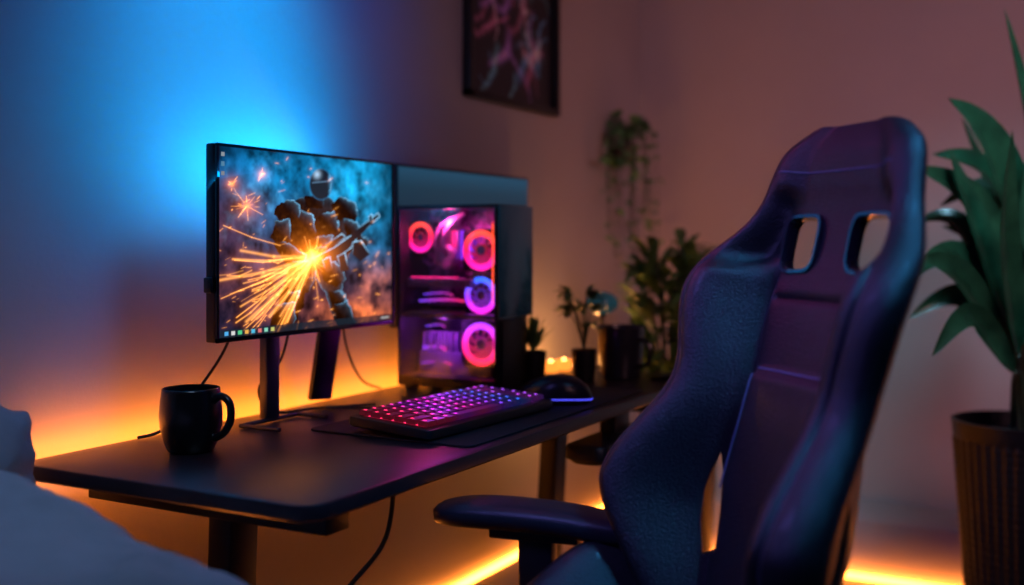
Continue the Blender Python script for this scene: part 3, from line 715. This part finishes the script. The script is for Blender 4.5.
def CS(x,i,off=0): return CB(x*hw_[i],ts[i],wsurf(x,i,1)+off)
bm=bmesh.new(); rings=[]; K=150
for i in range(len(ts)):
    xs=[math.sin(math.pi/2*v) for v in np.linspace(-1,1,K)]
    rings.append([CB(x*hw_[i],ts[i],wsurf(x,i,1)) for x in xs]+[CB(x*hw_[i],ts[i],wsurf(x,i,-1)) for x in xs[-2:0:-1]])
addrings(bm,rings)
back=fin('backrest',bm,M_leather,chair,angle=60)
def holepts(sc,s0,t0,sign,w):
    sc*=.95
    pts=[(-.041,.022),(-.037,.036),(-.026,.042),(.024,.042),(.036,.037),(.041,.024),(.040,-.022),(.034,-.036),(.022,-.042),(-.020,-.040),(-.033,-.034),(-.040,-.020)]
    return [CB(s0+sign*a*sc,t0+b_*sc,w) for a,b_ in pts]
cuts=[]
def addcut(r1,r2):
    bm=bmesh.new(); addrings(bm,[r1,r2]); bmesh.ops.recalc_face_normals(bm,faces=bm.faces)
    me=bpy.data.meshes.new('cut'); bm.to_mesh(me); bm.free(); co=bpy.data.objects.new('cut',me); coll.objects.link(co); cuts.append(co)
HT=.645
for sgn in (-1,1): addcut(holepts(1.0,sgn*.080,HT,sgn,-.12),holepts(1.0,sgn*.080,HT,sgn,.12))
cam0=Vector((0,0,HC))
def hitplane(u,v,w):
    d=P(u,v,1)-cam0; o=B0+NN*w; k=(o-cam0).dot(NN)/d.dot(NN); q=cam0+d*k-B0
    return q.dot(L),q.dot(U),d.normalized()
sl=[hitplane(u,v,.02) for u,v in ((705,488),(713,468),(721,452),(723,470),(720,512),(715,550),(703,553),(701,520))]
dm=sl[2][2]; dl=(dm.dot(L),dm.dot(U),dm.dot(NN))
for sgn in (1,-1):
    r=[[CB(sgn*(s+dl[0]*k),t+dl[1]*k,.02+dl[2]*k) for s,t,_ in sl] for k in (-.085,.30)]
    addcut(r[0],r[1])
for co in cuts:
    md=back.modifiers.new('b','BOOLEAN'); md.object=co; md.operation='DIFFERENCE'; md.solver='EXACT'
bpy.context.view_layer.update()
dg=bpy.context.evaluated_depsgraph_get(); nm=bpy.data.meshes.new_from_object(back.evaluated_get(dg)); back.modifiers.clear(); back.data=nm
for co in cuts: bpy.data.objects.remove(co)
M_ring=mat('ring_gloss',(.02,.02,.03),.2,coat=.5)
for sgn in (-1,1):
    bm=bmesh.new(); pr=[]
    for w,sc in ((.005,1.18),(.013,1.14),(.013,1.02),(.0,.97),(-.009,1.0),(-.010,1.12),(-.005,1.18),(.005,1.18)):
        base=[Vector(q) for q in holepts(sc,sgn*.080,HT,sgn,w)]
        pr.append(smoothpath(base+[base[0]],4)[:-1])
    addrings(bm,pr,cap=False); bmesh.ops.remove_doubles(bm,verts=bm.verts,dist=1e-5)
    fin('harness_ring',bm,M_ring,chair,label='glossy black plastic ring around the back opening',angle=60)
def seam(name,pts,r=.0016,m=M_thread): tube(name,pts,r,m,chair,k=6,sm=0)
ii=lambda t:int(round(t/TMAX*149))
for sg in (-1,1):
    seam('seam',[CS(sg*.50,i,.0015) for i in range(ii(.27),ii(.60),2)],.0014)
    seam('seam',[CS(sg*(.39),i,.001) for i in range(ii(.26),ii(.445),2)],.0013)
    seam('seam',[CS(sg*.84,i,.001) for i in range(ii(.06),ii(.60),2)],.0015)
seam('seam',[CS(x,ii(.447),.001) for x in np.linspace(-.39,.39,24)],.0016)
seam('seam',[CS(x,ii(.755),.001) for x in np.linspace(-.8,.8,24)],.0012)
def SB(s,f,z): return Vector((B0.x,B0.y,0))+L*s+N*f+Vector((0,0,z))
bm=bmesh.new(); rings=[]
for f in np.linspace(-.02,.53,40):
    q=(f+.02)/.55; e=(1-abs(2*q-1)**8)**.5 if 0<q<1 else .05
    e=max(e,.25); hwf=.30*(.85+.15*e); ring=[]
    for x in np.linspace(-1,1,44):
        S=float(sstep(.45,.82,abs(x))); ring.append(SB(x*hwf,f,.53+(.035*e)+S*.140*float(1-.9*sstep(.25,.66,q))*max(0,1-abs(x)**8)**.5-(.06*abs(x)**10)))
    for x in np.linspace(1,-1,44)[1:-1]: ring.append(SB(x*hwf*.96,f,.43+.01*(1-e)))
    rings.append(ring)
addrings(bm,rings); fin('seat',bm,M_leather,chair,angle=60)
box('seat_mechanism',(0,0,0),(.26,.20,.05),M_metal,chair,mx=Matrix.Translation(SB(0,.25,.405)),bev=.01)
for sg in (-1,1):
    box('recline_hinge',(0,0,0),(.02,.10,.20),M_metal,chair,mx=Matrix.Translation(SB(sg*.225,-.01,.47))@Matrix.Rotation(math.atan2(N.y,N.x)+math.pi/2,4,'Z'),bev=.008)
M_arm=mat('arm_pu',(.014,.014,.022),.36,bump=.2,bscale=300)
def arm(sg,padc,pdir):
    pd=Vector(pdir).normalized(); sd=Vector((-pd.y,pd.x,0))
    a=bpy.data.objects.new('armrest',None); a.location=padc; coll.objects.link(a); setup(a,chair,label='padded adjustable black armrest')
    bm=bmesh.new(); rings=[]
    for q in np.linspace(-1,1,30):
        e=max(0,1-abs(q)**5)**.5; w=.052*(.12+.88*e)*(1+.08*q); h=.023*(.25+.75*e); lift=-.012*q*q+.006*q
        rings.append([padc+pd*q*.182+sd*w*math.copysign(abs(math.cos(b_))**.7,math.cos(b_))+Vector((0,0,lift-.020+h*math.copysign(abs(math.sin(b_))**.7,math.sin(b_)))) for b_ in [2*math.pi*k/24 for k in range(24)]])
    addrings(bm,rings); fin('armrest_pad',bm,M_arm,a,angle=60)
    yaw=Matrix.Rotation(math.atan2(pd.y,pd.x),4,'Z')
    c2=padc
    box('armrest_plate',(0,0,0),(.15,.06,.018),M_black,a,mx=Matrix.Translation(c2-Vector((0,0,.046)))@yaw)
    box('armrest_post',(0,0,0),(.060,.036,.19),M_black,a,mx=Matrix.Translation(c2-Vector((0,0,.13)))@yaw,bev=.008)
    box('armrest_sleeve',(0,0,0),(.078,.05,.12),M_black,a,mx=Matrix.Translation(c2-Vector((0,0,.20)))@yaw,bev=.010)
    fwd=(c2-Vector((B0.x,B0.y,c2.z))).dot(N)
    st=SB(sg*.12,fwd,.425); en=Vector((c2.x,c2.y,.44))
    tube('armrest_bracket',[st,st.lerp(en,.6),en,en+Vector((0,0,.05))],.018,M_metal,a,k=10)
padc=C(.042,1.75,.724)
arm(-1,padc,C(-.948,.317,0))
fw=(padc-B0).dot(N); sl_=(padc-B0).dot(L)
arm(1,SB(-sl_*1.0,fw,.724),N)
bc=SB(0,.25,0)
lathe('gas_lift',[(.001,.08),(.028,.08),(.028,.24),(.018,.245),(.018,.39),(.001,.39)],bc,M_metal,chair,n=28)
for k in range(5):
    a=2*math.pi*k/5+.3; d=Vector((math.cos(a),math.sin(a),0))
    lg=bpy.data.objects.new('base_leg',None); lg.location=bc+Vector((0,0,.1)); coll.objects.link(lg); setup(lg,chair)
    tube('leg_spoke',[bc+Vector((0,0,.11))+d*.02,bc+Vector((0,0,.105))+d*.15,bc+Vector((0,0,.075))+d*.30],lambda t:.026-.010*t,M_metal,lg,k=12)
    w=bc+d*.30; sdv=Vector((-d.y,d.x,0))
    for q in (-1,1):
        lathe('caster_wheel',[(.001,-.008),(.024,-.008),(.028,-.004),(.028,.004),(.024,.008),(.001,.008)],w+sdv*.014*q+Vector((0,0,.028)),M_black,lg,n=24,mx=Matrix.Rotation(a,4,'Z')@Matrix.Rotation(math.pi/2,4,'X'))
    tube('caster_stem',[w+Vector((0,0,.03)),w+Vector((0,0,.075))],.009,M_metal,lg,sm=0)
# ---------------------------------------------------------------- sofa end with duvet
sofa=top('sofa','low upholstered sofa end draped with a pale duvet','sofa',(.70,1.25,0))
box('sofa_base',(.72,1.24,.20),(.80,.76,.36),M_sofa,sofa,bev=.04)
box('sofa_seat',(.72,1.24,.49),(.80,.76,.21),M_sofa,sofa,bev=.05)
bm=bmesh.new(); n=150; vs=[]
xs=np.linspace(.34,1.13,n); ys=np.linspace(.80,1.455,n)
fold=fbm(n,n,44,91); fold2=fbm(n,n,20,77)
for j,y in enumerate(ys):
    r=[]
    for i,x in enumerate(xs):
        h=float(np.interp(y,[.80,.86,.92,1.0,1.1,1.25,1.36,1.455],[.62,.69,.732,.756,.774,.798,.818,.83]))
        a=(x-.34)/.79; b_=(y-.8)/.83
        ph=16*b_+9*a+7*fold[j,i]
        h+=.008*math.sin(7*a+6*b_)+.013*math.sin(ph)*(.4+fold2[j,i])+.022*(fold2[j,i]-.5)
        h=.60+(h-.60)*float(1-sstep(.95,1.13,x))**.6*float(sstep(.34,.40,x))*float(sstep(.79,.86,y))*float(1-.9*sstep(1.43,1.455,y))
        r.append(bm.verts.new((x,y,h+.003)))
    vs.append(r)
for j in range(n-1):
    for i in range(n-1): bm.faces.new((vs[j][i],vs[j][i+1],vs[j+1][i+1],vs[j+1][i]))
ext=bmesh.ops.extrude_face_region(bm,geom=list(bm.faces))
for v in ext['geom']:
    if isinstance(v,bmesh.types.BMVert): v.co.z=.597
fin('duvet',bm,M_cloth,None,label='rumpled pale grey-blue duvet spread over the sofa',cat='duvet',angle=80)
bm=bmesh.new(); bmesh.ops.create_uvsphere(bm,u_segments=64,v_segments=40,radius=1)
bmesh.ops.rotate(bm,verts=bm.verts,cent=(0,0,0),matrix=Matrix.Rotation(math.pi/2,3,'X'))
for v in bm.verts:
    x,y,z=v.co; m_=max(abs(x),abs(z),1e-6); rr=math.hypot(x,z); k=(rr/m_)**.55 if rr>1e-5 else 1
    yy=y*(1-.25*(rr**6))
    v.co=Vector((x*k*.155,yy*.072,z*k*.146))+Vector((.004*math.sin(22*z),.006*math.sin(7*x+5*z+1)*(1-rr),.003*math.sin(18*x)))
fin('pillow',bm,M_cloth,None,label='plump pale blue-grey pillow leaning on the wall above the duvet',cat='pillow',mx=Matrix.Translation((1.008,1.540,.762))@Matrix.Rotation(math.radians(5),4,'Y'),angle=80)
# ---------------------------------------------------------------- lights
def area(name,loc,target,size,power,col,sy=None,spread=None):
    l=bpy.data.lights.new(name,'AREA'); l.energy=power; l.color=col; l.size=size
    if sy: l.shape='RECTANGLE'; l.size_y=sy
    if spread: l.spread=math.radians(spread)
    o=bpy.data.objects.new(name,l); coll.objects.link(o); o.location=loc
    o.rotation_euler=(Vector(target)-Vector(loc)).to_track_quat('-Z','Y').to_euler(); return o
def spot(name,loc,target,ang,power,col,r=.05):
    l=bpy.data.lights.new(name,'SPOT'); l.energy=power; l.color=col; l.spot_size=math.radians(ang); l.spot_blend=1; l.shadow_soft_size=r
    o=bpy.data.objects.new(name,l); coll.objects.link(o); o.location=loc
    o.rotation_euler=(Vector(target)-Vector(loc)).to_track_quat('-Z','Y').to_euler(); return o
area('light_monitor_back',(1.74,1.51,1.27),(1.70,1.72,1.50),.50,3.0,(.0,.42,1),.06)
spot('light_blue_wash',(1.76,1.05,1.98),(1.70,1.65,1.52),74,36,(.0,.38,1),.16)
spot('light_blue_wide',(1.85,.55,2.4),(1.78,1.65,1.74),66,26,(.001,.12,1),.2)
area('light_teal_rim',C(1.0,.95,2.5),C(.45,1.5,1.0),.35,1.7,(.06,.42,1),spread=38)
area('light_pink_fill',(1.0,-1.3,2.3),(4.1,.6,1.35),1.0,6.6,(.95,.43,.50),spread=66)
area('light_violet_fill',(.55,.95,1.9),C(.4,1.55,.95),.4,1.6,(.24,.20,1),spread=60)  # added unseen lamp that tints the chair violet
area('light_magenta_fill',C(-.35,2.15,1.9),C(.35,1.65,1.05),.25,.22,(1,.10,.55),spread=50)  # added unseen lamp that puts a magenta sheen on the chair
area('light_plant_fill',C(1.1,1.9,2.4),C(1.40,3.0,1.1),.4,2.4,(.35,.75,1),spread=50)  # added unseen lamp to brighten the tall plant's leaves
area('light_bed_fill',(.75,.75,2.3),(.95,1.25,.8),.4,.7,(.45,.65,1),spread=50)  # added unseen lamp to lift the duvet and pillow
def pt(name,loc,p,c,r=.03):
    l=bpy.data.lights.new(name,'POINT'); l.energy=p; l.color=c; l.shadow_soft_size=r; o=bpy.data.objects.new(name,l); o.location=loc; coll.objects.link(o)
pt('light_computer',(PX0+.03,1.44,1.20),1.3,(1,.05,.35),.008)
pt('light_computer_low',(PX0+.03,1.45,.955),1.0,(.5,.06,1),.006)
pt('light_bush_fill',bp+Vector((-.08,.26,.75)),3.0,(1,.42,.11),.03)  # lamp added behind the bush to warm its leaves, no real source
w=bpy.data.worlds.new('World'); bpy.context.scene.world=w; w.use_nodes=True
w.node_tree.nodes['Background'].inputs[0].default_value=(.12,.12,.42,1); w.node_tree.nodes['Background'].inputs[1].default_value=.022
# ---------------------------------------------------------------- camera
cd=bpy.data.cameras.new('Camera'); cam=bpy.data.objects.new('Camera',cd); coll.objects.link(cam)
cam.location=(0,0,HC); fwd=Vector((-RY,RX,0)); cam.rotation_euler=fwd.to_track_quat('-Z','Y').to_euler()
cd.sensor_width=36; cd.lens=F/1024*36; cd.shift_y=-(292.5-HV)/1024; cd.clip_start=.05
cd.dof.use_dof=True; cd.dof.focus_distance=1.95; cd.dof.aperture_fstop=1.4
bpy.context.scene.camera=cam
bpy.context.scene.view_settings.view_transform='Standard'
